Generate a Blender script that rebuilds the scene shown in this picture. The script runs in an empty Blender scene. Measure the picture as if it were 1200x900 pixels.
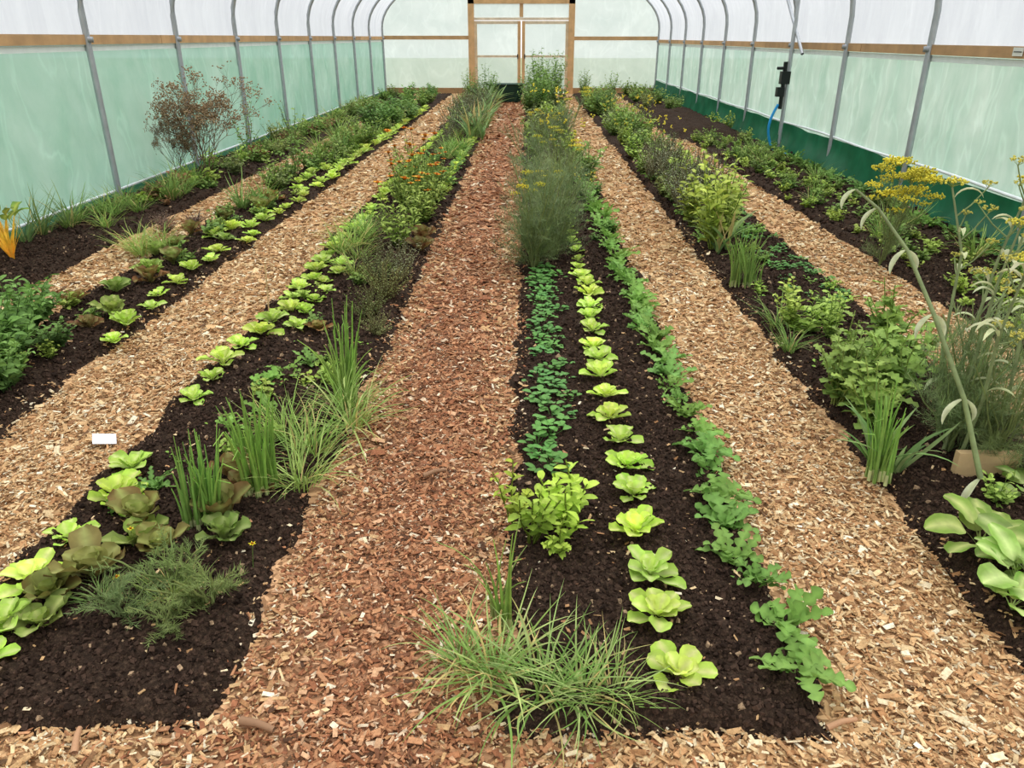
import bpy, numpy as np, math
from math import pi, sin, cos
rng=np.random.default_rng(11)
U=lambda a,b:float(rng.uniform(a,b))
def lin(c):
    c=np.array(c,float)/255.
    return np.where(c<=.04045,c/12.92,((c+.055)/1.055)**2.4)
def lc(*c): return tuple(lin(c))+(1,)

# ---------------------------------------------------------------- mesh builder
class MB:
    def __init__(s): s.v=[];s.f=[];s.c=[];s.n=0
    def add(s,v,f,c):
        v=np.asarray(v,float).reshape(-1,3); f=np.asarray(f,int).reshape(-1,4)
        c=np.broadcast_to(np.asarray(c,float),v.shape)
        s.v.append(v);s.f.append(f+s.n);s.c.append(c);s.n+=len(v)
    def T(s): return np.vstack(s.v),np.vstack(s.f),np.vstack(s.c)
    def inst(s,T,p,rot=0,sc=1.,tint=1.,tilt=0.,tdir=0.,clamp=False):
        V,F,C=T; V=V*np.asarray(sc)
        c_,s_=cos(rot),sin(rot)
        V=V@np.array([[c_,s_,0],[-s_,c_,0],[0,0,1]])
        if tilt:
            a=np.array([cos(tdir),sin(tdir)]); d=V[:,2]*tilt
            V=V.copy(); V[:,0]+=d*a[0]; V[:,1]+=d*a[1]
        V=V+np.asarray(p,float)
        if clamp:
            lo,hi=XL+.09,XR-.16
            x=V[:,0]; x=np.where(x<lo+.1,lo+.1-.1*(1-np.exp(-(lo+.1-np.minimum(x,lo+.1))/.1)),x)
            x=np.where(x>hi-.1,hi-.1+.1*(1-np.exp(-(np.maximum(x,hi-.1)-hi+.1)/.1)),x); V[:,0]=x
        s.add(V,F,np.clip(C*np.asarray(tint),0,1))
    def build(s,name,mat,smooth=True,parent=None):
        V,F,C=s.T()
        me=bpy.data.meshes.new(name)
        me.vertices.add(len(V)); me.vertices.foreach_set('co',V.ravel())
        me.loops.add(F.size); me.loops.foreach_set('vertex_index',F.ravel().astype(np.int32))
        me.polygons.add(len(F)); me.polygons.foreach_set('loop_start',np.arange(0,F.size,4,dtype=np.int32))
        me.update(calc_edges=True)
        me.polygons.foreach_set('use_smooth',np.full(len(F),smooth))
        a=me.color_attributes.new('Col','FLOAT_COLOR','POINT')
        a.data.foreach_set('color',np.hstack([C,np.ones((len(C),1))]).ravel())
        me.materials.append(mat)
        o=bpy.data.objects.new(name,me); bpy.context.scene.collection.objects.link(o)
        if parent: o.parent=parent
        return o

PROF={'obov':lambda t:np.clip(.16+.95*np.sin(pi*np.clip(t,0,1)**1.5*.93),0,1)*np.where(t>.97,.55,1),
 'spat':lambda t:np.clip(.2+.85*np.sin(pi*np.clip(t,0,1)**1.9*.9)**1.2,0,1)*np.where(t>.97,.6,1),
 'lance':lambda t:np.sin(pi*(t*.96+.03))**.8,
 'strap':lambda t:np.clip(1-t**3,0.03,1),
 'oval':lambda t:np.sqrt(np.clip(1-(2*t-1)**2,.02,1))}
def leaf(mb,p,az,L,W,e0,e1,col,rib=None,shape='lance',cup=.2,ruf=0.,rf=3,nl=5,nw=2,lobes=0,roll=0.,curl=0.,ld=.6):
    t=np.linspace(0,1,nl+1); el=e0+(e1-e0)*t; A=az+curl*t
    d=np.stack([np.cos(el)*np.cos(A),np.cos(el)*np.sin(A),np.sin(el)],1)
    sp=np.vstack([[0,0,0],np.cumsum(d[:-1]*(L/nl),0)])+np.asarray(p)
    side=np.stack([-np.sin(A),np.cos(A),0*A],1); nor=np.cross(d,side)
    if roll: side=side*cos(roll)+nor*sin(roll); nor=np.cross(d,side)
    w=PROF[shape](t)*W/2
    if lobes: w=w*(1-ld*(.5+.5*np.cos(2*pi*lobes*t)))+.002
    s=np.linspace(-1,1,nw+1); ph=U(0,6)
    off=cup*(s[None]**2)*w[:,None]+ruf*W*np.sin(rf*2*pi*t[:,None]+ph+np.sign(s)[None]*1.3)*(s[None]**2)
    P=sp[:,None]+side[:,None]*(s[None,:,None]*w[:,None,None])+nor[:,None]*off[...,None]
    rib=col if rib is None else rib
    k=np.clip(np.abs(s)*1.6,0,1)[None,:,None]*np.clip(.35+t*1.2,0,1)[:,None,None]
    C=np.asarray(rib)*(1-k)+np.asarray(col)*k
    i=np.arange(nl)[:,None]*(nw+1)+np.arange(nw)[None]
    F=np.stack([i,i+nw+1,i+nw+2,i+1],-1).reshape(-1,4)
    mb.add(P.reshape(-1,3),F,C.reshape(-1,3))
    return sp
def tube(mb,pts,r0,r1,col,n=5,col2=None):
    P=np.asarray(pts,float); m=len(P); tg=np.gradient(P,axis=0); tg/=np.linalg.norm(tg,axis=1)[:,None]+1e-9
    ref=np.array([.31,.95,.1]) if abs(tg[:,2]).mean()>.6 else np.array([0.05,0.1,1.])
    a=np.cross(tg,ref); a/=np.linalg.norm(a,axis=1)[:,None]+1e-9; b=np.cross(tg,a)
    th=np.linspace(0,2*pi,n,endpoint=False); r=np.linspace(r0,r1,m)
    V=P[:,None]+r[:,None,None]*(a[:,None]*np.cos(th)[None,:,None]+b[:,None]*np.sin(th)[None,:,None])
    i=np.arange(m-1)[:,None]*n; j=np.arange(n)[None]; j2=(j+1)%n
    F=np.stack([i+j,i+j2,i+n+j2,i+n+j],-1).reshape(-1,4)
    c=np.asarray(col)[None]*np.ones((m,1)) if col2 is None else np.asarray(col)*(1-np.linspace(0,1,m)[:,None])+np.asarray(col2)*np.linspace(0,1,m)[:,None]
    mb.add(V.reshape(-1,3),F,np.repeat(c,n,0))
CUBE=np.array([[x,y,z] for z in(-1,1) for y in(-1,1) for x in(-1,1)],float)
CF=np.array([[0,2,3,1],[4,5,7,6],[0,1,5,4],[2,6,7,3],[0,4,6,2],[1,3,7,5]])
def boxes(mb,P,S,yaw,pit,rol,col,jit=0.):
    n=len(P); L=CUBE[None]*S[:,None]/2
    if jit: L=L*(1+rng.uniform(-jit,jit,(n,8,3)))
    cy,sy=np.cos(yaw),np.sin(yaw);cp,sp_=np.cos(pit),np.sin(pit);cr,sr=np.cos(rol),np.sin(rol)
    z=np.zeros(n);o=np.ones(n)
    Rz=np.stack([cy,-sy,z,sy,cy,z,z,z,o],1).reshape(n,3,3)
    Ry=np.stack([cp,z,sp_,z,o,z,-sp_,z,cp],1).reshape(n,3,3)
    Rx=np.stack([o,z,z,z,cr,-sr,z,sr,cr],1).reshape(n,3,3)
    R=Rz@Ry@Rx
    V=np.einsum('nij,nkj->nki',R,L)+P[:,None]
    F=(CF[None]+np.arange(n)[:,None,None]*8).reshape(-1,4)
    mb.add(V.reshape(-1,3),F,np.repeat(col,8,0))
def blobs(mb,P,r,col):
    P=np.asarray(P,float).reshape(-1,3); n=len(P)
    rr=np.broadcast_to(np.asarray(r,float).reshape(-1,1),(n,1))
    boxes(mb,P,rr*np.ones((n,3))*1.5,rng.uniform(0,6,n),rng.uniform(-1,1,n),rng.uniform(-1,1,n),np.broadcast_to(np.asarray(col,float),(n,3)),.3)
def box(mb,c,s,col=(.5,.5,.5)):
    boxes(mb,np.array([c],float),np.array([s],float),np.zeros(1),np.zeros(1),np.zeros(1),np.array([col],float))
TB=rng.random((256,256))
def vn(x,y,f,k=0):
    x=np.asarray(x)*f+17.3*k+100;y=np.asarray(y)*f+9.1*k+100
    i=np.floor(x).astype(int);j=np.floor(y).astype(int);a=x-i;b=y-j;a=a*a*(3-2*a);b=b*b*(3-2*b)
    g=lambda p,q:TB[p%256,q%256]
    return (g(i,j)*(1-a)+g(i+1,j)*a)*(1-b)+(g(i,j+1)*(1-a)+g(i+1,j+1)*a)*b

# ---------------------------------------------------------------- materials
def newmat(n):
    m=bpy.data.materials.new(n); m.use_nodes=True; nt=m.node_tree; nt.nodes.clear()
    return m,nt,nt.nodes.new('ShaderNodeOutputMaterial')
def attr_mat(name,rough=.5,transl=0.,nscale=30,namt=.35,bump=0.,bscale=80,spec=.3,metal=0.):
    m,nt,o=newmat(name); N=nt.nodes.new; Lk=nt.links.new
    a=N('ShaderNodeAttribute');a.attribute_name='Col'
    tc=N('ShaderNodeTexCoord'); no=N('ShaderNodeTexNoise');no.inputs['Scale'].default_value=nscale;no.inputs['Detail'].default_value=4
    Lk(tc.outputs['Object'],no.inputs['Vector'])
    mr=N('ShaderNodeMapRange');mr.inputs[1].default_value=.25;mr.inputs[2].default_value=.75;mr.inputs[3].default_value=1-namt;mr.inputs[4].default_value=1+namt
    Lk(no.outputs['Fac'],mr.inputs[0])
    mx=N('ShaderNodeVectorMath');mx.operation='SCALE';Lk(a.outputs['Color'],mx.inputs[0]);Lk(mr.outputs[0],mx.inputs['Scale'])
    p=N('ShaderNodeBsdfPrincipled');p.inputs['Roughness'].default_value=rough;p.inputs['Specular IOR Level'].default_value=spec;p.inputs['Metallic'].default_value=metal
    Lk(mx.outputs[0],p.inputs['Base Color'])
    if bump:
        n2=N('ShaderNodeTexNoise');n2.inputs['Scale'].default_value=bscale;n2.inputs['Detail'].default_value=5;Lk(tc.outputs['Object'],n2.inputs['Vector'])
        b=N('ShaderNodeBump');b.inputs['Strength'].default_value=bump;b.inputs['Distance'].default_value=.01;Lk(n2.outputs['Fac'],b.inputs['Height']);Lk(b.outputs[0],p.inputs['Normal'])
    if transl:
        t=N('ShaderNodeBsdfTranslucent');Lk(mx.outputs[0],t.inputs['Color'])
        x=N('ShaderNodeMixShader');x.inputs[0].default_value=transl;Lk(p.outputs[0],x.inputs[1]);Lk(t.outputs[0],x.inputs[2]);Lk(x.outputs[0],o.inputs[0])
    else: Lk(p.outputs[0],o.inputs[0])
    return m
LEAF=attr_mat('leaf_foliage',.6,.28,25,.25,spec=.2)
STEM=attr_mat('dry_stem',.8,0,30,.25)
CHIP=attr_mat('wood_chip',.85,0,120,.3,.3,200,.15)
CLOD=attr_mat('soil_crumb',.95,0,90,.4,.4,200,.1)
METAL=attr_mat('galvanised_steel',.4,0,12,.12,0,0,.5,.45)
WOOD=attr_mat('sawn_timber',.75,0,6,.2,.2,60)
PLAST=attr_mat('plastic',.4,0,10,.08)
def soil_mat():
    m,nt,o=newmat('garden_soil');N=nt.nodes.new;Lk=nt.links.new
    tc=N('ShaderNodeTexCoord');n1=N('ShaderNodeTexNoise');n1.inputs['Scale'].default_value=60;n1.inputs['Detail'].default_value=8;n1.inputs['Roughness'].default_value=.78
    Lk(tc.outputs['Object'],n1.inputs['Vector'])
    r=N('ShaderNodeValToRGB');e=r.color_ramp.elements;e[0].position=.3;e[0].color=lc(26,20,15);e[1].position=.75;e[1].color=lc(112,90,72)
    k=e.new(.52);k.color=lc(57,44,35)
    Lk(n1.outputs['Fac'],r.inputs[0])
    p=N('ShaderNodeBsdfPrincipled');p.inputs['Roughness'].default_value=.95;p.inputs['Specular IOR Level'].default_value=.1;Lk(r.outputs[0],p.inputs['Base Color'])
    n2=N('ShaderNodeTexNoise');n2.inputs['Scale'].default_value=140;n2.inputs['Detail'].default_value=6;Lk(tc.outputs['Object'],n2.inputs['Vector'])
    b=N('ShaderNodeBump');b.inputs['Strength'].default_value=1.;b.inputs['Distance'].default_value=.012;Lk(n2.outputs['Fac'],b.inputs['Height']);Lk(b.outputs[0],p.inputs['Normal'])
    Lk(p.outputs[0],o.inputs[0]);return m
SOIL=soil_mat()
def path_mat():
    m,nt,o=newmat('woodchip_path');N=nt.nodes.new;Lk=nt.links.new
    a=N('ShaderNodeAttribute');a.attribute_name='Col'
    tc=N('ShaderNodeTexCoord');ns=N('ShaderNodeTexNoise');ns.inputs['Scale'].default_value=9;Lk(tc.outputs['Object'],ns.inputs['Vector'])
    ad=N('ShaderNodeMixRGB');ad.inputs[0].default_value=.12;Lk(tc.outputs['Object'],ad.inputs[1]);Lk(ns.outputs['Color'],ad.inputs[2])
    v=N('ShaderNodeTexVoronoi');v.inputs['Scale'].default_value=70;Lk(ad.outputs[0],v.inputs['Vector'])
    s=N('ShaderNodeSeparateColor');Lk(v.outputs['Color'],s.inputs[0])
    r=N('ShaderNodeValToRGB');e=r.color_ramp.elements;e[0].position=0;e[0].color=(.4,.34,.3,1);e[1].position=1;e[1].color=(1.6,1.65,1.7,1);k=e.new(.45);k.color=(.9,.88,.86,1)
    Lk(s.outputs[0],r.inputs[0])
    x=N('ShaderNodeMixRGB');x.blend_type='MULTIPLY';x.inputs[0].default_value=1;Lk(a.outputs['Color'],x.inputs[1]);Lk(r.outputs[0],x.inputs[2])
    p=N('ShaderNodeBsdfPrincipled');p.inputs['Roughness'].default_value=.9;p.inputs['Specular IOR Level'].default_value=.15;Lk(x.outputs[0],p.inputs['Base Color'])
    b=N('ShaderNodeBump');b.inputs['Strength'].default_value=.8;b.inputs['Distance'].default_value=.01;Lk(s.outputs[1],b.inputs['Height']);Lk(b.outputs[0],p.inputs['Normal'])
    Lk(p.outputs[0],o.inputs[0]);return m
PATH=path_mat()
def film_mat(name,c1,c2,tr,trcol,nsc=(2,.6,1.2),transl=.55,gloss=.06,nscale=1.5,crease=.25,cs=(1,1.6,.5)):
    m,nt,o=newmat(name);N=nt.nodes.new;Lk=nt.links.new
    tc=N('ShaderNodeTexCoord');mp=N('ShaderNodeMapping');mp.inputs['Scale'].default_value=nsc;Lk(tc.outputs['Object'],mp.inputs[0])
    n=N('ShaderNodeTexNoise');n.inputs['Scale'].default_value=nscale;n.inputs['Detail'].default_value=8;n.inputs['Roughness'].default_value=.62;n.inputs['Distortion'].default_value=.3;Lk(mp.outputs[0],n.inputs['Vector'])
    r=N('ShaderNodeValToRGB');e=r.color_ramp.elements;e[0].position=.3;e[0].color=lc(*c1);e[1].position=.7;e[1].color=lc(*c2);Lk(n.outputs['Fac'],r.inputs[0])
    m2=N('ShaderNodeMapping');m2.inputs['Scale'].default_value=cs;Lk(tc.outputs['Object'],m2.inputs[0])
    n2=N('ShaderNodeTexNoise');n2.inputs['Scale'].default_value=1.6;n2.inputs['Detail'].default_value=3;n2.inputs['Distortion'].default_value=.5;Lk(m2.outputs[0],n2.inputs['Vector'])
    sb=N('ShaderNodeMath');sb.operation='SUBTRACT';sb.inputs[1].default_value=.5;Lk(n2.outputs['Fac'],sb.inputs[0])
    ab=N('ShaderNodeMath');ab.operation='ABSOLUTE';Lk(sb.outputs[0],ab.inputs[0])
    mr=N('ShaderNodeMapRange');mr.inputs[1].default_value=0;mr.inputs[2].default_value=.03;mr.inputs[3].default_value=1+crease*.3;mr.inputs[4].default_value=1-crease*.1;Lk(ab.outputs[0],mr.inputs[0])
    sc=N('ShaderNodeVectorMath');sc.operation='SCALE';Lk(r.outputs[0],sc.inputs[0]);Lk(mr.outputs[0],sc.inputs['Scale'])
    bp=N('ShaderNodeBump');bp.inputs['Strength'].default_value=.25;bp.inputs['Distance'].default_value=.03;Lk(n2.outputs['Fac'],bp.inputs['Height'])
    d=N('ShaderNodeBsdfDiffuse');t=N('ShaderNodeBsdfTranslucent');Lk(sc.outputs[0],d.inputs[0]);Lk(sc.outputs[0],t.inputs[0]);Lk(bp.outputs[0],d.inputs['Normal']);Lk(bp.outputs[0],t.inputs['Normal'])
    x=N('ShaderNodeMixShader');x.inputs[0].default_value=transl;Lk(d.outputs[0],x.inputs[1]);Lk(t.outputs[0],x.inputs[2])
    tp=N('ShaderNodeBsdfTransparent');tp.inputs[0].default_value=lc(*trcol)
    y=N('ShaderNodeMixShader');y.inputs[0].default_value=tr;Lk(x.outputs[0],y.inputs[1]);Lk(tp.outputs[0],y.inputs[2])
    g=N('ShaderNodeBsdfGlossy');g.inputs['Roughness'].default_value=.3;Lk(bp.outputs[0],g.inputs['Normal'])
    z=N('ShaderNodeMixShader');z.inputs[0].default_value=gloss;Lk(y.outputs[0],z.inputs[1]);Lk(g.outputs[0],z.inputs[2])
    Lk(z.outputs[0],o.inputs[0]);return m
ROOF=film_mat('white_polythene',(164,168,172),(202,205,208),.56,(226,228,231),(.6,2.2,.6),crease=.3)
SIDEL=film_mat('green_tinted_film_l',(140,182,164),(178,204,193),.1,(190,220,208),(2,1.1,.8),.6,.06,1.4,.3)
SIDER=film_mat('green_tinted_film_r',(164,191,179),(202,215,208),.12,(205,224,215),(2,2.2,.7),.6,.06,1.5,.35)
ENDF=film_mat('end_film',(190,200,196),(216,222,219),.3,(216,224,221),(.8,1,.8),.65,crease=.2)
BAND=film_mat('green_ground_sheet',(18,84,54),(34,112,78),.0,(20,90,60),(2,2,2),.15)

# ---------------------------------------------------------------- dimensions
XL,XR=-4.13,3.73; XC=(XL+XR)/2; HW=(XR-XL)/2; YE=24.; Y0=-1.9
SPR=1.75; RISE=1.65
def prof(n=40):
    th=np.linspace(pi,0,n); a=np.stack([XC+HW*np.cos(th),SPR+RISE*np.sin(th)],1)
    return a
def grid(mb,P,col):
    a,b=P.shape[:2]; i=np.arange(a-1)[:,None]*b+np.arange(b-1)[None]
    mb.add(P.reshape(-1,3),np.stack([i,i+1,i+b+1,i+b],-1).reshape(-1,4),col)
mb=MB();box(mb,(0,10,-.14),(120,120,.1),lin((118,130,98)));mb.build('lawn',attr_mat('grass_lawn',.9,0,3,.4,.3,30),False)
BEDS=[(-4.11,-3.2),(-2.78,-2.13),(-1.58,-.71),(-.06,.78),(1.27,2.06),(2.52,3.68)]
CH=np.array([.92,.92,.86])
def tone(x,y):
    x=np.asarray(x,float)
    red=np.exp(-((x+.38)/.42)**2)
    c=lin((200,160,120))[None]*(1-red.reshape(-1,1))+lin((174,128,98))[None]*red.reshape(-1,1)
    return c*CH
xs=np.arange(XL,XR+.001,.06);ys=np.concatenate([np.arange(Y0,8,.06),np.arange(8,YE+.2,.25)])
ys[-1]=YE
X,Y=np.meshgrid(xs,ys,indexing='ij')
Z=-.012+.018*vn(X,Y,5)+.01*vn(X,Y,14,1)
mb=MB();grid(mb,np.stack([X,Y,Z],-1),1);mb.c=[tone(X.ravel(),Y.ravel())*.95];mb.f=[mb.f[0][:,::-1]]
mb.build('floor_woodchip_path',PATH)
def bedz(x,y,b):
    x0,x1=b; ys0=1.30 if x0>-3 else 1.2
    e=.09*(vn(y,x*0+x0,4,2)-.5)+.05*(vn(y,x*0+x1,11,3)-.5)
    d=np.minimum(np.minimum(x-x0+e,x1-x-e),np.minimum(y-ys0+e+.05*(vn(x,x*0,6,5)-.5),YE-.6-y))
    k=np.clip(d/.09,0,1);k=k*k*(3-2*k)
    z=.062*k+.03*(vn(x,y,9,4)-.5)*k+.022*(vn(x,y,28,5)-.5)*k+.012*(vn(x,y,70,6)-.5)*k
    return z-.012+ (k<=0)*-.03
ys=np.concatenate([np.arange(1.2,4.5,.016),np.arange(4.5,9,.035),np.arange(9,YE-.5,.09)])
for b in BEDS:
    xs=np.linspace(b[0]-.03 if b[0]>-4 else b[0],b[1]+.03 if b[1]<3.6 else b[1],int((b[1]-b[0])/.016))
    X,Y=np.meshgrid(xs,ys,indexing='ij')
    mb=MB();grid(mb,np.stack([X,Y,bedz(X,Y,b)],-1),.05);mb.f=[mb.f[0][:,::-1]]
    mb.build('soil_bed',SOIL)
mb=MB()
for b in BEDS:
    for (ya,yb,den,s) in ((1.3,3.2,9500,.0062),(3.2,6,3000,.009),(6,11,500,.015)):
        n=int(den*(yb-ya)*(b[1]-b[0])); 
        if (b[0]<-3 or b[0]>2.4) and yb<5: continue
        x=rng.uniform(b[0]+.02,b[1]-.03,n);y=rng.uniform(ya,yb,n);z=bedz(x,y,b)
        S=s*np.clip(rng.lognormal(0,.45,(n,1)),.3,2.1)*rng.uniform(.6,1.2,(n,3)); 
        c=lin((64,49,40))[None]*rng.uniform(.35,1.45,(n,1))
        c=np.where(rng.random((n,1))<.03,lin((160,134,106))[None],c)
        boxes(mb,np.stack([x,y,z+S[:,2]*.2],1),S,rng.uniform(0,6,n),rng.uniform(-1,1,n),rng.uniform(-1,1,n),c,.4)
mb.build('soil_crumbs',CLOD,False)
PAL=np.array([lin(c) for c in [(206,166,122),(226,196,154),(196,150,108),(172,126,88),(238,218,184),(144,106,76),(214,176,132),(244,232,208),(114,86,64)]])
PALR=np.array([lin(c) for c in [(190,138,102),(206,162,128),(178,122,88),(156,102,74),(226,198,170),(128,86,64),(196,144,108),(238,220,194),(98,70,54)]])
PW=np.array([.22,.19,.16,.09,.1,.05,.13,.04,.03]);PW/=PW.sum()
PWR=np.array([.17,.11,.22,.18,.05,.11,.1,.02,.05]);PWR/=PWR.sum()
mb=MB()
def chips(x0,x1,ya,yb,den,s,zoff=.004,base=None,thin=1.):
    n=int(den*(x1-x0)*(yb-ya));
    if n<1:return
    x=rng.uniform(x0,x1,n);y=rng.uniform(ya,yb,n)
    red=rng.random(n)<np.exp(-((x+.38)/.42)**2)
    i=np.where(red,rng.choice(9,n,p=PWR),rng.choice(9,n,p=PW))
    c=np.where(red[:,None],PALR[i],PAL[i])*rng.uniform(.75,1.15,(n,1))*CH
    l=s*np.clip(rng.lognormal(0,.45,n),.3,2.8);w=l*rng.uniform(.18,.5,n)*thin;t=s*rng.uniform(.08,.2,n)*thin
    z=-.012+.018*vn(x,y,5)+.01*vn(x,y,14,1)+rng.uniform(0,.012,n)+zoff if base is None else bedz(x,y,base)+.004
    boxes(mb,np.stack([x,y,z],1),np.stack([l,w,t],1),rng.uniform(0,6.3,n),rng.normal(0,.25,n),rng.normal(0,.35,n),c,.25)
PATHS=[(-3.22,-2.76),(-2.15,-1.56),(-.73,-.04),(.76,1.29),(2.04,2.54)]
for p in PATHS:
    for ya,yb,den,s in ((1.28,2.6,10500,.0142),(2.6,4,6800,.017),(4,6.5,3000,.024),(6.5,12,900,.034),(12,22.5,220,.05)):
        if p[0]<-3 and yb<5: continue
        chips(p[0],p[1],ya,yb,den,s)
chips(-2.,2.3,.95,1.34,10500,.0148)
chips(-1.4,1.4,1.0,1.5,60,.035,.01,thin=.4)
for b in BEDS[1:5]:
    chips(b[0]+.03,b[1]-.03,1.32,4,150,.013,base=b)
    for a in (b[0],b[1]-.07): chips(a,a+.07,1.3,7,1300,.015,base=b)
mb.build('wood_chips',CHIP,False)

# ---------------------------------------------------------------- tunnel
hc=lin((172,176,180))
hy=[-.25+2*k for k in range(0,13)]
for y in hy:
    if y>YE-.1: continue
    pr=prof(36); P=[(XL+.04,y,-.05),(XL+.04,y,.6),(XL+.04,y,1.2)]+[(XC+(q[0]-XC)*.99,y,q[1]-.03) for q in pr]+[(XR-.04,y,1.2),(XR-.04,y,.6),(XR-.04,y,-.05)]
    mb=MB();tube(mb,P,.03,.03,hc,10)
    for xx,zz in((XL+.05,1.48),(XR-.05,1.40)): box(mb,(xx,y,zz),(.075,.05,.05),hc*.8)
    mb.build('polytunnel_hoop',METAL)
ys=np.arange(Y0,YE+.01,.1);pr=prof(60)
pr=np.vstack([[XL,1.40],[XL,1.6],pr,[XR,1.6],[XR,1.40]])
X=np.repeat(pr[:,0][:,None],len(ys),1);Zz=np.repeat(pr[:,1][:,None],len(ys),1);Y=np.repeat(ys[None],len(pr),0)
w=.012*np.sin((Y+.25)*pi)**2+.01*(vn(Y,Zz+X,3)-.5)
k=(Zz-SPR)/RISE
mb=MB();grid(mb,np.stack([X,Y,Zz+w*np.clip(k,0,1)],-1),1)
mb.build('ceiling_polythene_cover',ROOF)
def side(name,x,ztop,zbot,mat,inward):
    ys=np.arange(Y0,YE+.01,.07);zs=np.linspace(zbot,ztop,22)
    Z,Y=np.meshgrid(zs,ys,indexing='ij')
    W=.05*(vn(Y,Z*.35,3.5,7)-.5)+.03*(vn(Y+Z*.6,Z,9,8)-.5)
    X=x+inward*(.0+W*np.clip((ztop-Z)*3,0,1))
    mb=MB();grid(mb,np.stack([X,Y,Z],-1),1);return mb.build(name,mat)
side('wall_left',XL-.01,1.46,0.0,SIDEL,1)
side('wall_right',XR+.01,1.38,.0,SIDER,-1)
ys=np.arange(Y0,YE,.08);zs=np.linspace(0,.36,8);Z,Y=np.meshgrid(zs,ys,indexing='ij')
X=XR-.03-.04*vn(Y,Z,4,9)*(1-Z)-.08*(1-Z/.36)**2
mb=MB();grid(mb,np.stack([X,Y,Z+.03*vn(Y,Y*0,2,3)*(Z/.36)],-1),1);mb.build('green_ground_sheet_right',BAND)
zs=np.linspace(0,.09,4);Z,Y=np.meshgrid(zs,ys,indexing='ij')
mb=MB();grid(mb,np.stack([XL+.03+.05*(1-Z/.09)+.01*vn(Y,Z,4),Y,Z],-1),1);mb.build('green_ground_sheet_left',BAND)
wc=lin((200,160,114))
mb=MB()
tube(mb,[(XL+.02,y,.10) for y in np.arange(Y0,YE,1)],.014,.014,lin((225,232,235)),8)
mb.build('trim_skirt_pipe_left',PLAST)
mb=MB();tube(mb,[(XR-.03,y,.40+.01*sin(y*2)) for y in np.arange(Y0,YE,.5)],.014,.014,lin((235,240,240)),8);mb.build('trim_skirt_pipe_right',PLAST)
for x,z,s,nm in((XL+.02,1.48,1,'trim_rail_left'),(XR-.02,1.395,-1,'trim_rail_right')):
    mb=MB()
    for k in range(7):
        ya=Y0+k*3.75;yb=min(ya+3.74,YE); 
        if ya<yb: box(mb,(x,(ya+yb)/2,z),(.035,yb-ya-.004,.085),wc*U(.75,1.0))
    mb.build(nm,WOOD,False)
    mb=MB();box(mb,(x-s*.012,(Y0+YE)/2,z-.075),(.01,YE-Y0,.05),lin((225,235,230)));mb.build(nm.replace('rail','film_batten'),PLAST,False)
DX=-.17; D0,D1=DX-1.42,DX+1.42; DT=2.42
def topz(x):
    q=np.clip((x-XC)/HW,-1,1);return SPR+RISE*np.sqrt(1-q*q)
mb=MB()
for xa,xb,zb in((XL,D0,0),(D1,XR,0),(D0,D1,DT)):
    xs=np.linspace(xa,xb,26);q=np.linspace(0,1,26);Q,X=np.meshgrid(q,xs,indexing='ij')
    Z=zb+Q*(topz(X)-zb);Yv=YE+.03*(vn(X,Z,2)-.5)
    grid(mb,np.stack([X,Yv,Z],-1),1)
mb.build('wall_back',ENDF)
mb=MB()
for x in(D0,D1): box(mb,(x,YE-.07,1.25),(.17,.1,2.5),wc*1.15)
box(mb,(DX,YE-.07,2.42),(3.0,.1,.13),wc*1.15)
box(mb,(DX,YE-.06,1.97),(2.7,.07,.07),lin((226,208,182)))
box(mb,((XL+D0)/2,YE-.05,1.49),(D0-XL,.06,.1),wc*.9)
box(mb,((XR+D1)/2,YE-.05,1.47),(XR-D1,.06,.1),wc*.95)
box(mb,((XL+D0)/2,YE-.05,.08),(D0-XL,.06,.15),wc*.6)
box(mb,((XR+D1)/2,YE-.05,.08),(XR-D1,.06,.15),wc*.6)
box(mb,(DX,YE-.06,2.2),(.1,.07,.36),wc)
mb.build('trim_door_frame',WOOD,False)
for s in(-1,1):
    em=bpy.data.objects.new('door_%d'%(1 if s<0 else 2),None);bpy.context.scene.collection.objects.link(em)
    cx=DX+s*.68;mb=MB()
    for x in(cx-.62,cx+.62): box(mb,(x,YE-.07,.98),(.09,.05,1.88),lin((220,194,158)) if (x-cx)*s>0 else wc*1.1)
    for z in(.1,1.0,1.88): box(mb,(cx,YE-.07,z),(1.16,.05,.08 if z!=1. else .06),lin((220,200,170)))
    mb.build('stiles_and_rails',WOOD,False,em)
    mb=MB();grid(mb,np.array([[(cx-.6,YE-.04,.08),(cx-.6,YE-.04,1.88)],[(cx+.6,YE-.04,.08),(cx+.6,YE-.04,1.88)]]),(.8,.8,.8));mb.build('polythene_panel',ENDF,False,em)
    mb=MB();box(mb,(cx-s*.58,YE-.12,1.0),(.03,.05,.12),lin((60,60,60)));mb.build('latch',METAL,False,em)
mb=MB();grid(mb,np.array([[(DX-1.35,YE-.04,2.0),(DX-1.35,YE-.04,2.4)],[(DX+1.35,YE-.04,2.0),(DX+1.35,YE-.04,2.4)]]),(.8,.8,.8));mb.build('window_1',ENDF,False)
mb=MB();tube(mb,[(XR-.13,11.0,1.3),(XR-.2,11.9,2.1)],.02,.02,hc,8)
mb.build('diagonal_brace',METAL)
em=bpy.data.objects.new('standpipe_with_hose',None);bpy.context.scene.collection.objects.link(em)
px,py=XR-.22,11.3
mb=MB();tube(mb,[(px+.04,py,z) for z in(0,.7,1.5,2.1)],.022,.022,hc*1.05,8);mb.build('pipe',METAL,True,em)
mb=MB();g=lin((22,26,26))
box(mb,(px-.02,py-.05,1.0),(.12,.1,.16),g);box(mb,(px-.06,py-.05,.82),(.1,.09,.12),g)
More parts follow.
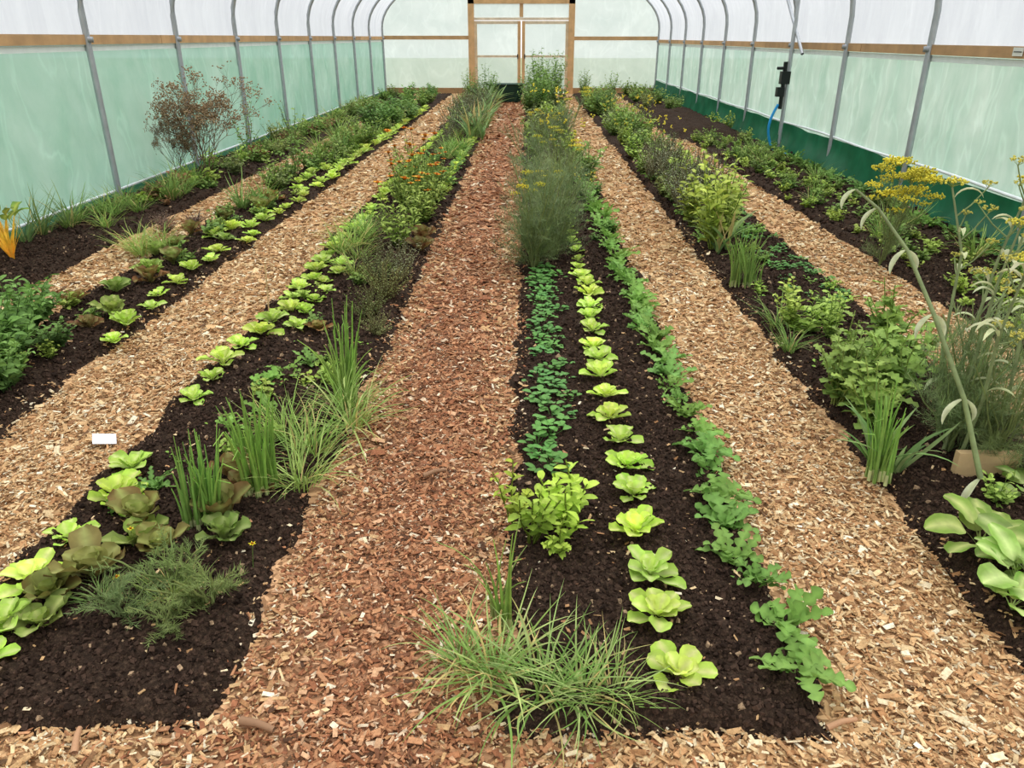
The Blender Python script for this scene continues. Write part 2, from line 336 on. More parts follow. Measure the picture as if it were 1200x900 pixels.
tube(mb,[(px-.03,py-.05,1.2),(px-.03,py-.05,.6)],.03,.026,g,8);tube(mb,[(px-.03,py-.05,1.12),(px-.14,py-.07,1.12)],.02,.02,g,8)
mb.build('tap_timer',PLAST,False,em)
mb=MB();t=np.linspace(0,1,20);tube(mb,np.stack([px-.06-.09*np.sin(t*pi),py-.05+t*0,.66-.6*t],1),.018,.018,lin((40,150,215)),8)
tube(mb,[(px-.06,py-.05,.05),(px+.0,py-.3,.06),(px+.02,py-.6,.06)],.018,.018,lin((40,150,215)),8)
mb.build('blue_hose',PLAST,True,em)
mb=MB();box(mb,(XR-.045,6.35,1.40),(.004,.13,.06),lin((215,215,205)));box(mb,(XR-.048,6.35,1.40),(.004,.1,.008),lin((90,90,85)));mb.build('rail_sign',PLAST,False)

em=bpy.data.objects.new('garden_tub',None);bpy.context.scene.collection.objects.link(em)
wx,wy=-.5,20.6;gc=lin((34,66,54))
mb=MB();r=[]
for z,hx,hyy in((.03,.34,.24),(.4,.43,.3),(.44,.47,.34),(.44,.45,.32),(.4,.41,.28),(.12,.34,.23)):
    a=np.linspace(0,2*pi,33);e=.45
    r.append([(wx+hx*np.sign(cos(t))*abs(cos(t))**e,wy+hyy*np.sign(sin(t))*abs(sin(t))**e,z) for t in a])
grid(mb,np.array(r),gc);box(mb,(wx,wy,.1),(.6,.4,.04),lin((30,30,24)));mb.build('tub_body',PLAST,False,em)
mb=MB()
for s in(-1,1): tube(mb,[(wx+s*.46,wy-.1,.4),(wx+s*.53,wy-.08,.47),(wx+s*.53,wy+.08,.47),(wx+s*.46,wy+.1,.4)],.015,.015,lin((20,24,22)),8)
mb.build('handles',PLAST,True,em)

# ---------------------------------------------------------------- plant templates
def J(c,a=.12): c=np.asarray(c);return np.clip(c*(1+rng.uniform(-a,a))*(1+rng.uniform(-.05,.05,3)),0,1)
def lettuce(c=(164,208,80),ci=(206,232,120),rib=(222,236,162),n=12,L=.098,W=.055,ruf=.06,up=0.,fl=1.):
    mb=MB();c=lin(c);ci=lin(ci);rib=lin(rib)
    for k in range(n):
        q=k/(n-1); l=L*(1-.5*q)*U(.8,1.18)
        cc=c*(1-q)+ci*q
        leaf(mb,(0,0,.008+q*.012),k*2.4+U(-.3,.3),l,W*(1-.25*q)*U(.85,1.15),.35+up+.8*q+U(-.1,.15),0.+up+.85*q+U(-.35,.3),J(cc,.14),rib*.9,'spat',.4*fl,ruf,U(2,3.4),8,4,roll=U(-.25,.25),curl=U(-.2,.2))
    return mb.T()
LET=[lettuce(n=n_) for n_ in (11,13,14,12,13,14,12,13)]
LETS=[lettuce(n=8,L=.06,W=.038) for _ in range(4)]
RED=[lettuce((126,84,60),(136,134,78),(150,150,96),12,.115,.07,.12,.25) for _ in range(3)]+[lettuce((112,92,58),(138,152,84),(160,170,104),11,.12,.075,.1,.35) for _ in range(2)]
GLET=[lettuce((122,148,74),(156,184,96),(186,204,132),12,.115,.07,.1,.2) for _ in range(3)]
def small(c,n=16,L=.028,W=.022,h=.05,r=.045):
    mb=MB();c=lin(c)
    for k in range(n):
        a=U(0,6.3);q=math.sqrt(U(0,1));p=(r*q*cos(a),r*q*sin(a),h*(1-.5*q)*U(.5,1))
        tube(mb,[(p[0]*.2,p[1]*.2,0),(p[0]*.7,p[1]*.7,p[2]*.6),p],.0012,.001,c*.9,3)
        leaf(mb,p,a+U(-.8,.8),L*U(.8,1.2),W*U(.8,1.2),U(0,.6),U(-.5,.2),J(c,.2),c*1.3,'oval',.15,0,3,4,2)
    return mb.T()
SM=[small((98,148,84),18) for _ in range(4)]
SMY=[small((136,174,84),10) for _ in range(3)]
def rocket(c=(118,158,84),n=14,L=.14,W=.052):
    mb=MB();c=lin(c)
    for k in range(n):
        leaf(mb,(U(-.012,.012),U(-.012,.012),0),k*2.4+U(-.5,.5),L*U(.5,1.15),W*U(.7,1.2),U(.6,1.35),U(-.6,.6),J(c,.18),c*1.4,'obov',.3,.1,2.5,15,2,lobes=5,roll=U(-.5,.5),curl=U(-.5,.5),ld=.78)
    return mb.T()
ROC=[rocket() for _ in range(6)]
ROCD=[rocket((104,142,76),14,.13,.045) for _ in range(3)]
def bush(c,h=.3,r=.15,ns=14,npn=9,L=.045,W=.025,shape='lance',stem=None,nl=4,lob=0,c2=None,leanout=.8,st=0.0015,q0=.18):
    mb=MB();c=lin(c);c2=c if c2 is None else lin(c2);stem=c*.8 if stem is None else lin(stem)
    for k in range(ns):
        a=U(0,6.3);rr=r*math.sqrt(U(0,1))*leanout;H=h*U(.45,1.0)*(1-.35*(rr/r)**2)
        t=np.linspace(0,1,5);P=np.stack([rr*cos(a)*(t**1.3)+rr*.15*cos(a),rr*sin(a)*(t**1.3)+rr*.15*sin(a),H*t],1);P[1:-1,:2]+=rng.normal(0,r*.05,(3,2))
        tube(mb,P,st*1.6,st,stem,3)
        for j in range(npn):
            q=q0+(1-q0)*(j+U(0,.6))/npn;q=min(q,1);p=np.array([np.interp(q,t,P[:,i]) for i in range(3)])
            cc=c+(c2-c)*q
            leaf(mb,p,j*2.1+U(-.6,.6)+k,L*U(.5,1.25)*(1.1-.4*q),W*U(.7,1.2)*(1.1-.4*q),U(.1,1.),U(-.8,.3),J(cc,.25),cc*1.2,shape,.25,.04,2,nl,2,lobes=lob,roll=U(-.6,.6))
    return mb.T()
BASIL=[bush((132,166,66),.3,.11,6,10,.06,.03,'lance',(120,140,60),6,c2=(180,206,94),st=.0028,q0=.3) for _ in range(3)]
DARK=[bush((82,116,66),.34,.22,26,12,.075,.04,'lance',nl=4,c2=(116,156,86)) for _ in range(3)]
MID=[bush((96,126,68),.26,.16,15,7,.06,.03,'lance',c2=(138,166,90)) for _ in range(4)]+[bush((104,122,78),.24,.15,18,7,.05,.022,'lance',c2=(146,160,104)) for _ in range(2)]
LIGHT=[bush((126,156,76),.26,.15,13,7,.06,.032,'oval',c2=(172,198,102)) for _ in range(4)]
GREY=[bush((116,126,106),.28,.16,40,16,.022,.006,'lance',(104,102,78),3,c2=(156,166,140)) for _ in range(3)]
THYM=[bush((112,124,82),.24,.17,60,18,.018,.006,'lance',(114,106,76),2,c2=(148,162,108)) for _ in range(3)]
HEAT=[bush((124,102,98),.16,.17,50,14,.018,.008,'lance',(106,86,76),2,c2=(168,144,138)) for _ in range(2)]
CELY=[bush((104,140,70),.38,.17,15,8,.08,.06,'oval',(150,174,100),6,lob=3,c2=(144,176,92),st=.003) for _ in range(3)]
LOWB=[bush((92,122,64),.13,.11,12,4,.055,.034,'oval',c2=(126,156,82),nl=4) for _ in range(5)]
LOWY=[bush((126,152,70),.12,.1,10,4,.05,.032,'oval',c2=(166,192,98),nl=4) for _ in range(5)]
PURP=[bush((108,78,64),.16,.12,12,6,.06,.03,'lance',(110,76,62),c2=(138,106,76)) for _ in range(2)]
def grass(c,n=50,L=.3,w=.004,e=(.5,1.4),droop=(-.9,.4),r=.03,c2=None,nl=7,cup=.5):
    mb=MB();c=lin(c);c2=c if c2 is None else lin(c2)
    for k in range(n):
        a=U(0,6.3);rr=r*U(0,1);cc=c if U(0,1)<.6 else c2
        if U(0,1)<.08: cc=lin((198,186,132))
        leaf(mb,(rr*cos(a),rr*sin(a),0),a+U(-.9,.9),L*U(.35,1.15),w*U(.7,1.3),U(*e),U(*droop),J(cc,.15),None,'strap',cup,0,1,nl,2,curl=U(-.8,.8))
    return mb.T()
CHIVE=[grass((128,162,90),70,.3,.0065,(.3,1.45),(-.9,.8),.07,(170,192,128)) for _ in range(3)]
GR=[grass((118,152,80),60,.28,.006,(.7,1.45),(-.6,.9),.04,(150,178,104)) for _ in range(3)]
GRF=[grass((138,170,94),90,.25,.0045,(.5,1.4),(-.6,.7),.06,(160,188,114),5) for _ in range(3)]
LEEK=[grass((118,154,98),9,.42,.026,(1.0,1.5),(-.2,1.0),.012,(142,174,118)) for _ in range(4)]
SPIKY=[grass((110,136,90),45,.45,.009,(.9,1.5),(-.1,1.2),.06,(140,162,106)) for _ in range(2)]
def onion(n=20,h=.34,c=(132,174,90),r=.04,bend=.25,rad=.0062):
    mb=MB();c=lin(c)
    for k in range(n):
        a=U(0,6.3);rr=r*U(0,1);H=h*U(.5,1.08);t=np.linspace(0,1,7);d=U(.0,bend)*H;b=a+U(-1,1)
        P=np.stack([rr*cos(a)+d*cos(b)*t**2,rr*sin(a)+d*sin(b)*t**2,H*t-d*.4*t**3],1)
        if U(0,1)<.15: P[-2:,2]-=np.array([.02,.10])*H*2;P[-1,:2]+=np.array([cos(b),sin(b)])*.03
        cc=J(c,.18);tube(mb,P,rad*U(.8,1.2),.0012,cc*.9,6,cc*1.2)
        tube(mb,[P[0],P[0]+np.array([0,0,.04])],rad*1.15,rad*1.05,lin((205,220,170)),5)
    return mb.T()
ONI=[onion() for _ in range(3)];ONIF=[onion(26,.35,(138,174,96),.05,.5,.0042) for _ in range(2)]
def umbel(mb,p,R=.045,c=(240,232,92),nr=14,br=.06):
    c=lin(c);p=np.asarray(p,float);Q=[]
    for k in range(nr):
        a=k*2.4;q=math.sqrt((k+.5)/nr);e=p+np.array([R*q*cos(a),R*q*sin(a),R*.7-R*.25*q*q])
        tube(mb,[p,e],.0008,.0006,lin((160,172,90)),3)
        for j in range(5):Q.append(e+rng.normal(0,R*.1,3))
    blobs(mb,Q,R*br,c)
def feather(mb,p,az,L,c,el=.8,n=13,w=.0022):
    c=lin(c);sp=leaf(mb,p,az,L,.002,el,el-.5,c,None,'strap',nl=4,nw=1)
    for k in range(n):
        q=.2+.8*k/n;b=np.array([np.interp(q*4,range(5),sp[:,i]) for i in range(3)])
        for j in range(3):
            leaf(mb,b,az+U(-1.6,1.6),L*.34*(1.15-q*.6)*U(.6,1.2),w,el+U(-.9,.6),el+U(-.9,.4),J(c,.25),None,'strap',nl=2,nw=1)
def fennel(h=.8,r=.22,ns=7,c=(122,142,100),um=6,nf=7,tall=1.,umR=.045,sc=(140,156,106),nsub=1,br=.06):
    mb=MB()
    for k in range(ns):
        a=U(0,6.3);rr=r*U(.1,1);H=h*U(.6,1)
        t=np.linspace(0,1,7);P=np.stack([rr*cos(a)*t**1.4,rr*sin(a)*t**1.4,H*t],1);P[1:-1,:2]+=rng.normal(0,.008,(5,2))
        tube(mb,P,.005,.0022,lin(sc),5)
        for j in range(nf):
            q=.06+.84*j/nf;p=np.array([np.interp(q,t,P[:,i]) for i in range(3)])
            feather(mb,p,j*2.3+U(-.5,.5),U(.18,.32)*(1.1-.55*q)*tall,c,U(.4,1.1))
        if k<um:
            umbel(mb,P[-1],umR*U(.8,1.2),br=br)
            for j in range(nsub):
                q=U(.7,.9);p=np.array([np.interp(q,t,P[:,i]) for i in range(3)]);e=p+np.array([U(-.09,.09),U(-.09,.09),U(.05,.12)]);tube(mb,[p,e],.002,.0015,lin(sc),4);umbel(mb,e,umR*U(.5,.8),nr=9,br=br)
    return mb.T()
FEN=[fennel(.76,.24,8,um=1,nf=7,tall=1.1) for _ in range(3)];FENY=[fennel(.6,.24,7,(130,146,104),2,7,.9) for _ in range(3)]
FENU=[fennel(.75,.26,9,(130,146,100),9,4,.7,umR=.085,nsub=1,br=.075) for _ in range(2)]
DILL=[fennel(.2,.2,7,(128,148,96),0,4,.5) for _ in range(2)]
FENH=[fennel(.5,.24,13,(126,146,102),0,7,1.) for _ in range(2)]
def flower(mb,p,R,c,cc=(170,100,20),n=14):
    nrm=U(-.3,.3)
    for k in range(n): leaf(mb,p,k*2*pi/n,R*U(.85,1.1),R*.42,.25+nrm*cos(k*2*pi/n),.0,J(lin(c),.08),None,'oval',.1,nl=2,nw=2)
    blobs(mb,[np.asarray(p)+(0,0,.003)],R*.3,lin(cc))
def marigold(nfl=6):
    mb=MB();V,F,C=bush((112,140,72),.3,.19,20,9,.06,.02,'lance',c2=(150,176,94));mb.add(V,F,C)
    for k in range(nfl):
        a=U(0,6.3);q=.19*math.sqrt(U(0,1));p=(q*cos(a),q*sin(a),U(.27,.37));tube(mb,[(p[0]*.6,p[1]*.6,.1),p],.002,.0015,lin((110,140,70)),4);flower(mb,p,U(.024,.032),[(252,176,44),(252,200,74),(250,160,40)][k%3])
    return mb.T()
MAR=[marigold(3) for _ in range(3)]
def yellowherb():
    mb=MB();V,F,C=bush((118,136,94),.45,.2,20,9,.04,.014,'lance',c2=(152,166,116));mb.add(V,F,C)
    for k in range(12):
        a=U(0,6.3);q=.22*math.sqrt(U(0,1));blobs(mb,np.array([q*cos(a),q*sin(a),U(.34,.5)])+rng.normal(0,.009,(4,3)),.006,lin((240,230,96)))
    return mb.T()
YH=[yellowherb() for _ in range(3)]
TALL=[bush((84,114,64),.9,.28,20,15,.09,.04,'lance',c2=(126,158,92)) for _ in range(3)]
TALLY=[bush((120,150,74),.62,.17,12,12,.095,.048,'lance',(126,154,78),c2=(174,196,104),st=.003) for _ in range(2)]
THIN=[bush((104,134,74),.75,.22,7,12,.07,.03,'lance',(110,120,74),c2=(132,162,90),st=.0025) for _ in range(2)]
def dryshrub():
    mb=MB();c=lin((118,98,76));tips=[]
    def br(p,d,L,r,dep):
        n=p+d*L;m=p+d*L*.5+rng.normal(0,L*.05,3);tube(mb,[p,m,n],r,r*.65,c*U(.7,1.3),4)
        if dep==0: tips.append(n);return
        for k in range(3 if dep>1 else 4):
            v=d+rng.normal(0,.36,3)+np.array([0,0,.1]);v/=np.linalg.norm(v);br(n,v,L*U(.55,.85),r*.62,dep-1)
    for k in range(11):
        v=np.array([U(-.42,.42),U(-.42,.42),1.]);v/=np.linalg.norm(v);br(np.array([U(-.03,.03),U(-.03,.03),0.]),v,U(.26,.4),.0055,4)
    T=np.array(tips)
    for s in range(3): blobs(mb,T+rng.normal(0,.015,T.shape),.0062,lin([(158,134,100),(136,112,84),(172,148,114)][s]))
    return mb.T()
def chard():
    mb=MB()
    for k in range(16):
        a=k*2.4;l=U(.25,.4);sp=leaf(mb,(0,0,0),a,l,.02,U(1.1,1.45),U(.7,1.25),lin((240,206,84)),lin((246,180,70)),'strap',.3,nl=5)
        if k>9: leaf(mb,sp[-1],a,.13,.07,.9,-.2,J(lin((106,142,68))),lin((170,180,90)),'oval',.3,.06,2,6,4)
    return mb.T()
def bigleaf(n=10,L=.22,W=.105,c=(132,172,84)):
    mb=MB();c=lin(c)
    for k in range(n):
        az=k*2.4;l=L*U(.65,1.1);e0=U(.5,1.25)
        sp=leaf(mb,(0,0,.01),az,l*.4,.008,e0,e0-.2,lin((190,212,150)),None,'strap',.4,nl=3)
        leaf(mb,sp[-1],az,l*.62,W*U(.7,1.1),e0-.35,U(-.7,.2),J(c,.16),lin((196,216,150)),'oval',.15,.035,2.5,9,6,roll=U(-.4,.4))
    return mb.T()
BIG=[bigleaf() for _ in range(3)]

ZB=.045
G=np.array([1.04,1.0,.8])
def put(name,items,mat=LEAF):
    mb=MB()
    for it in items:
        T,x,y=it[:3];sc=it[3] if len(it)>3 else 1.
        tint=it[4] if len(it)>4 else 1.
        if isinstance(T,list):T=T[rng.integers(len(T))]
        mb.inst(T,(x,y,ZB-.008),U(0,6.3),sc*np.array([1,1,U(.85,1.15)]),G*tint*U(.82,1.16)*np.array([U(.94,1.1),1,U(.9,1.15)]),U(0,.14),U(0,6.3),clamp=(x<-3 or x>2.4))
    return mb.build(name,mat)
def row(name,T,x,ya,yb,st,sc=1.,jx=.015,skip=(),svar=.15,tint=1.,drop=0.):
    it=[];y=ya
    while y<yb:
        if not any(a<y<b for a,b in skip) and U(0,1)>=drop:
            it.append((T,x+rng.normal(0,jx),y+U(-.12,.12)*st,sc*U(1-svar,1+svar),tint))
        y+=st*U(.93,1.07)
    return put(name,it)
def scat(name,T,x0,x1,y0,y1,n,sc=1.,svar=.35,tint=1.):
    return put(name,[(T,U(x0,x1),U(y0,y1),sc*U(1-svar,1+svar),tint) for _ in range(n)])

# ---- central bed
row('lettuce_row',LET,.37,1.45,5.0,.207,1.06,.012,svar=.14,tint=1.1)
row('lettuce_row',LETS,.36,5.1,8,.25,1.4)
row('rocket_row',ROC,.67,1.48,5,.155,.9,.02,svar=.22)
row('rocket_row',ROC,.64,5,11,.2,1.05,.03)
row('corn_salad_row',SM,.1,2.45,5.2,.1,1.2,.02,skip=((3.4,3.55),(4.05,4.15)))
row('corn_salad_row',SM,.16,2.9,5.2,.17,1.,.02)
put('basil_plant',[(BASIL,.02,2.0,1.0),(BASIL,.14,2.03,1.1),(BASIL,.17,2.12,1.),(BASIL,-.04,2.12,.75),(BASIL,.1,1.95,.6)])
put('spring_onion_plant',[(onion(7,.33,(136,174,94),.02,.3,.006),-.05,1.62,.95),(onion(5,.36,(156,182,116),.02,.8,.005),-.08,1.68,.85)])
put('chive_clump',[(CHIVE,-.07,1.46,.9),(CHIVE,.05,1.40,.85),(CHIVE,-.16,1.5,.65),(CHIVE,.15,1.40,.75),(GRF,.22,1.38,.7)])
put('feathery_fennel',[(FEN,.08,5.2,.95),(FEN,.2,5.4,1.),(FEN,.0,5.7,1.),(FEN,.3,5.9,.9),(FENH,.05,5.15,1.),(FENH,.22,5.5,1.)])
put('feathery_fennel',[(FEN,.15,6.6,1.),(FENH,.3,6.9,1.2),(FEN,.1,7.6,1.),(FEN,.35,8.3,1.),(FENY,.3,7.2,1.),(FENY,.15,9.2,1.),(FEN,.2,10.,1.)])
scat('lavender_plants',GREY,.05,.45,6.3,12,20,1.5)
scat('yellow_flowering_herbs',YH,.1,.6,7,13,6,1.1)
scat('flowering_fennel',FENY,.1,.6,9,15,4,1.1)
scat('leafy_herb_plants',MID,.0,.7,8.5,18,28,1.45)
scat('leafy_herb_plants',LIGHT,.1,.7,9,17,8,1.3)
scat('tall_leafy_plants',TALL,.0,.75,16.5,22.5,13,1.05)
scat('kale_plants',DARK,.45,.72,5.8,8,4,.4)
# ---- left-centre bed
row('lettuce_row',LET,-1.43,1.6,8.5,.2,1.02,.03,skip=((2.55,2.95),(3.05,3.08)),svar=.22,tint=1.06)
put('lettuce_row',[(LET,-1.45,1.53,1.1),(LET,-1.36,1.46,.95),(LET,-1.34,2.2,.9)])
row('lettuce_row',LET,-1.26,3.95,5.3,.2,.95,.03,drop=.1)
row('lettuce_row',LETS,-1.4,8.5,17,.25,1.6,drop=.15)
row('lettuce_row',LET,-.86,8,15,.3,1.1,drop=.15)
put('red_lettuce_patch',[(RED,-1.26,1.80,1.4),(RED,-1.24,2.08,1.2),(GLET,-1.2,1.96,1.),(RED,-1.0,2.1,1.1),(RED,-1.03,2.36,1.15),(RED,-.97,2.28,1.1),(GLET,-.95,2.0,.95),(GLET,-1.3,1.6,.95),(RED,-1.12,1.93,1.),(RED,-1.33,1.7,1.),(RED,-.78,5.6,1.4),(RED,-.8,5.9,1.3),(RED,-1.12,3.9,.8)])
put('spring_onion_plant',[(ONI,-1.07,2.08,1.1),(ONI,-1.03,2.1,1.0),(ONI,-1.05,2.14,.9)])
put('spring_onion_plant',[(ONI,-.93,2.26,1.15),(ONI,-.89,2.31,1.05),(ONI,-1.0,2.42,.9),(GRF,-.8,2.35,1.1)])
put('spring_onion_plant',[(ONIF,-.79,3.02,1.1),(ONI,-.8,3.1,1.15),(ONIF,-.76,2.9,.8)])
put('chive_clump',[(GRF,-.82,2.55,1.1),(GRF,-.95,2.7,1.),(GRF,-.74,2.95,1.),(CHIVE,-.72,2.8,1.)])
put('dill_patch',[(DILL,-1.0,1.76,1.),(DILL,-.88,1.70,.95),(DILL,-1.1,1.64,.8),(GRF,-1.2,1.72,.5),(GRF,-.98,1.7,.6),(DILL,-.95,1.60,.7)])
mb=MB()
for x,y in((-.82,1.88),(-1.15,1.72),(-1.22,1.95)):
    tube(mb,[(x,y,.03),(x+.01,y,.12)],.0015,.0012,lin((110,140,70)),4);flower(mb,(x+.01,y,.12),.012,(246,226,50),n=6)
mb.build('small_yellow_flowers',LEAF)
put('rocket_patch',[(ROCD,-1.3,2.3,.7),(ROCD,-1.34,2.16,.5),(ROC,-1.2,3.2,.8),(ROC,-1.12,3.3,.8),(LOWY,-1.15,3.05,.8),(ROCD,-1.05,3.45,.8),(ROC,-1.2,2.75,.65),(ROC,-1.1,2.9,.7),(LOWY,-1.0,2.65,.8),(LOWY,-1.12,2.55,.6),(LOWY,-1.0,3.2,.7)])
scat('weed_seedlings',SMY,-1.5,-.8,1.5,5,30,.45)
scat('mixed_salad_plants',LOWY+LOWB,-1.35,-.85,3.2,5.2,10,.7)
put('thyme_bush',[(THYM,-.88,4.1,1.),(THYM,-.85,4.45,1.2),(GREY,-.82,4.85,1.15),(THYM,-.95,4.8,1.15),(THYM,-.78,3.85,.75)])
put('chive_clump',[(GR,-1.36,5.5,1.1),(GRF,-1.3,5.7,1.3),(GRF,-1.2,5.4,1.),(GRF,-1.15,5.0,1.),(GR,-1.25,6.0,1.2),(GRF,-1.35,6.2,1.2)])
scat('marigold_bushes',MAR,-1.2,-.85,5.5,8.6,15,1.25)
scat('rocket_patch',ROCD,-1.2,-.8,8,12,18,1.3)
scat('grass_tufts',GR,-1.3,-.85,8.5,14,10,1.3)
scat('leek_row',LEEK,-.98,-.68,12,19.5,60,1.2)
scat('leafy_herb_plants',MID,-1.5,-.8,14,22,26,1.35)
scat('lavender_plants',GREY,-1.2,-.8,11,19,16,1.7)
scat('tall_leafy_plants',TALL,-1.5,-.85,18.5,22.6,7,.8)
# ---- left bed
row('lettuce_row',LET,-2.24,3.7,9,.27,1.08,.05,svar=.22,tint=1.06)
row('lettuce_row',LETS,-2.22,9,18,.22,2.,drop=.1)
row('lettuce_row',LET,-2.42,6.0,14,.3,1.1,.05,drop=.2)
put('red_lettuce_patch',[(GLET if k%2 else RED,U(-2.7,-2.35),3.9+k*.22,U(.95,1.3)) for k in range(12)])
scat('mixed_salad_plants',LOWY+LOWB,-2.75,-2.3,4,8,15,.8)
put('nettle_bush',[(DARK,-2.48,3.4,.95),(DARK,-2.6,3.65,1.1),(DARK,-2.32,3.1,.85),(DARK,-2.65,3.3,1.25),(DARK,-2.5,3.05,1.0),(LIGHT,-2.36,3.5,.45),(LIGHT,-2.4,3.3,.5),(DARK,-2.7,3.9,.95),(DARK,-2.35,2.85,.7),(DARK,-2.4,3.6,.6)])
put('chive_clump',[(GRF,-2.82,5.5,1.3),(GR,-2.7,5.6,1.),(GRF,-2.92,5.6,.9)])
put('chive_clump',[(GR,-2.62,7.1,1.4),(GR,-2.5,7.3,1.2)])
put('heather_clump',[(HEAT,-2.95,6.2,.85),(HEAT,-2.82,6.5,.85),(HEAT,-3.05,6.4,.85)])
put('red_lettuce_patch',[(RED,-2.4,7.,1.6),(RED,-2.45,7.4,1.5),(RED,-2.6,6.6,1.2)])
scat('leafy_herb_plants',MID,-2.75,-2.3,8,20,40,1.2)
scat('leafy_herb_plants',DARK,-2.75,-2.25,13.5,22.5,16,1.2)
put('weedy_herb',[(THIN,-2.6,8.8,.9),(THIN,-2.8,9.6,1.)])
scat('low_salad_plants',LOWB,-2.75,-2.3,6,13,20,1.1)
scat('grass_tufts',GR,-2.9,-2.4,9,18,10,1.4)
# ---- far left bed
put('swiss_chard',[(chard(),-3.66,5.3,.95),(chard(),-3.78,5.45,.9)])
put('iris_like_clump',[(SPIKY,-3.9,6.1,1.),(SPIKY,-3.8,6.3,.8),(SPIKY,-3.9,5.85,.9)])
scat('chive_clump',GR,-3.9,-3.4,6.3,8.6,16,1.1)
scat('low_salad_plants',LOWB,-3.9,-3.3,7,22.5,44,1.15)
scat('low_salad_plants',LOWY,-3.9,-3.3,7,18,28,1.2)
scat('low_salad_plants',PURP,-3.9,-3.35,6.5,16,18,1.1)
scat('grass_tufts',GRF,-3.95,-3.5,9,20,20,1.4)
scat('leafy_herb_plants',MID,-3.85,-3.35,9,22.5,28,1.15)
put('leafy_herb_plants',[(LIGHT,-3.75,8.6,1.),(LIGHT,-3.85,9.6,1.1),(MID,-3.7,9.2,1.),(LIGHT,-3.6,10.,1.)])
put('tall_weed',[(THIN,-3.8,10.8,1.15),(THIN,-3.7,12.5,1.)])
mb=MB();D=dryshrub();V=D[0];k=1.24/V[:,2].max()
mb.inst(D,(-3.62,8.8,.03),1.,(k*1.05,k*1.05,k),clamp=True)
mb.build('dried_seed_shrub',STEM)
D=dryshrub();mb=MB();mb.inst(D,(-3.85,8.7,.03),3.,k*.62,.75,clamp=True);mb.build('dried_seed_shrub',STEM)
# ---- right bed
put('mustard_plant',[(BIG,1.42,1.80,.95),(BIG,1.5,1.88,.95),(BIG,1.42,2.0,.9),(BIG,1.58,1.75,.9),(BIG,1.36,1.72,.6)])
put('mustard_plant',[(BIG,1.75,2.3,.8),(LIGHT,1.62,2.25,.6),(ROCD,1.36,1.42,.7),(ROCD,1.42,1.55,.6)])
put('feathery_fennel',[(FENH,1.62,2.6,.95),(FENH,1.75,2.75,1.1),(FENH,1.7,2.45,.8)])
put('leek_clump',[(ONI,1.28,2.42,1.05),(LEEK,1.3,2.5,.75),(LEEK,1.36,2.45,.7),(ONI,1.32,2.5,.95)])
put('celery_plants',[(CELY,1.42,2.85,1.),(CELY,1.6,3.05,1.1),(CELY,1.36,3.05,.95),(CELY,1.75,3.3,1.),(CELY,1.5,3.3,.95),(CELY,1.85,3.7,1.)])
put('pepper_plants',[(LIGHT,1.5,3.9,1.1),(TALLY,1.45,3.95,.6),(LIGHT,1.7,4.1,1.),(GR,1.38,4.0,.9),(GR,1.34,3.65,.8),(TALLY,1.6,3.8,.5)])
put('spring_onion_plant',[(ONIF,1.4,4.75,1.1),(ONIF,1.48,4.85,1.),(ONI,1.38,4.9,1.1),(ONIF,1.34,4.8,.9)])
put('tall_yellow_green_herb',[(TALLY,1.4,5.7,1.1),(TALLY,1.5,5.9,1.15),(TALLY,1.55,6.2,1.1),(LEEK,1.42,5.6,1.1),(LEEK,1.5,5.65,1.1),(TALLY,1.68,6.4,1.05),(TALLY,1.4,6.5,1.)])
scat('seedling_rows',SM,1.65,2.0,4.2,7,60,.8)
scat('seedling_rows',SMY,1.4,2.0,3.3,5,30,.6)
scat('mixed_salad_plants',LOWY+LOWB,1.4,2.0,4.2,7,12,.7)
scat('lavender_plants',GREY,1.35,1.8,6.6,10,18,1.4)
scat('leafy_herb_plants',MID,1.35,2.0,7,13,26,1.1)
scat('leafy_herb_plants',LIGHT,1.4,2.0,7.5,15,12,1.2)
scat('rocket_patch',ROC,1.35,2.0,6,9,14,1.1)
scat('leafy_herb_plants',MID,1.35,2.0,12,21,32,1.55)
scat('tall_leafy_plants',TALL,1.4,2.15,15,22.5,8,.75)
scat('yellow_flowering_herbs',YH,1.4,2.0,9,17,6,1.1)
# ---- far right bed
for x in(2.66,2.86,3.06,3.28): row('salad_row',LOWB if x in(2.86,3.28) else LOWY,x,3.8,12.5,.2,.9,.06,drop=.2,svar=.35)
row('rocket_row',ROCD,3.42,5,12,.25,1.3,.04,drop=.2)
scat('leafy_herb_plants',MID,2.6,3.3,6,12.5,14,.9)
scat('leafy_herb_plants',MID,2.6,3.4,17.5,22.6,26,1.35)
scat('leafy_herb_plants',LIGHT,3.3,3.5,12,16,4,1.)
scat('grass_tufts',GR,2.6,3.4,4.5,12,14,.9)
put('flowering_fennel',[(FENU,2.48,5.3,.85),(FENU,2.58,5.45,.88)])
xs=np.linspace(2.3,3.6,50);ys=np.linspace(12.8,17.4,90);X,Y=np.meshgrid(xs,ys,indexing='ij')
Z=-.02+.17*np.clip(np.minimum(np.minimum(X-2.3,3.6-X)/.3,np.minimum(Y-12.8,17.4-Y)/.5),0,1)**.7+.06*(vn(X,Y,7)-.5)+.03*(vn(X,Y,20,3)-.5)
mb=MB();grid(mb,np.stack([X,Y,Z],-1),.05);mb.f=[mb.f[0][:,::-1]];mb.build('soil_mound',SOIL)
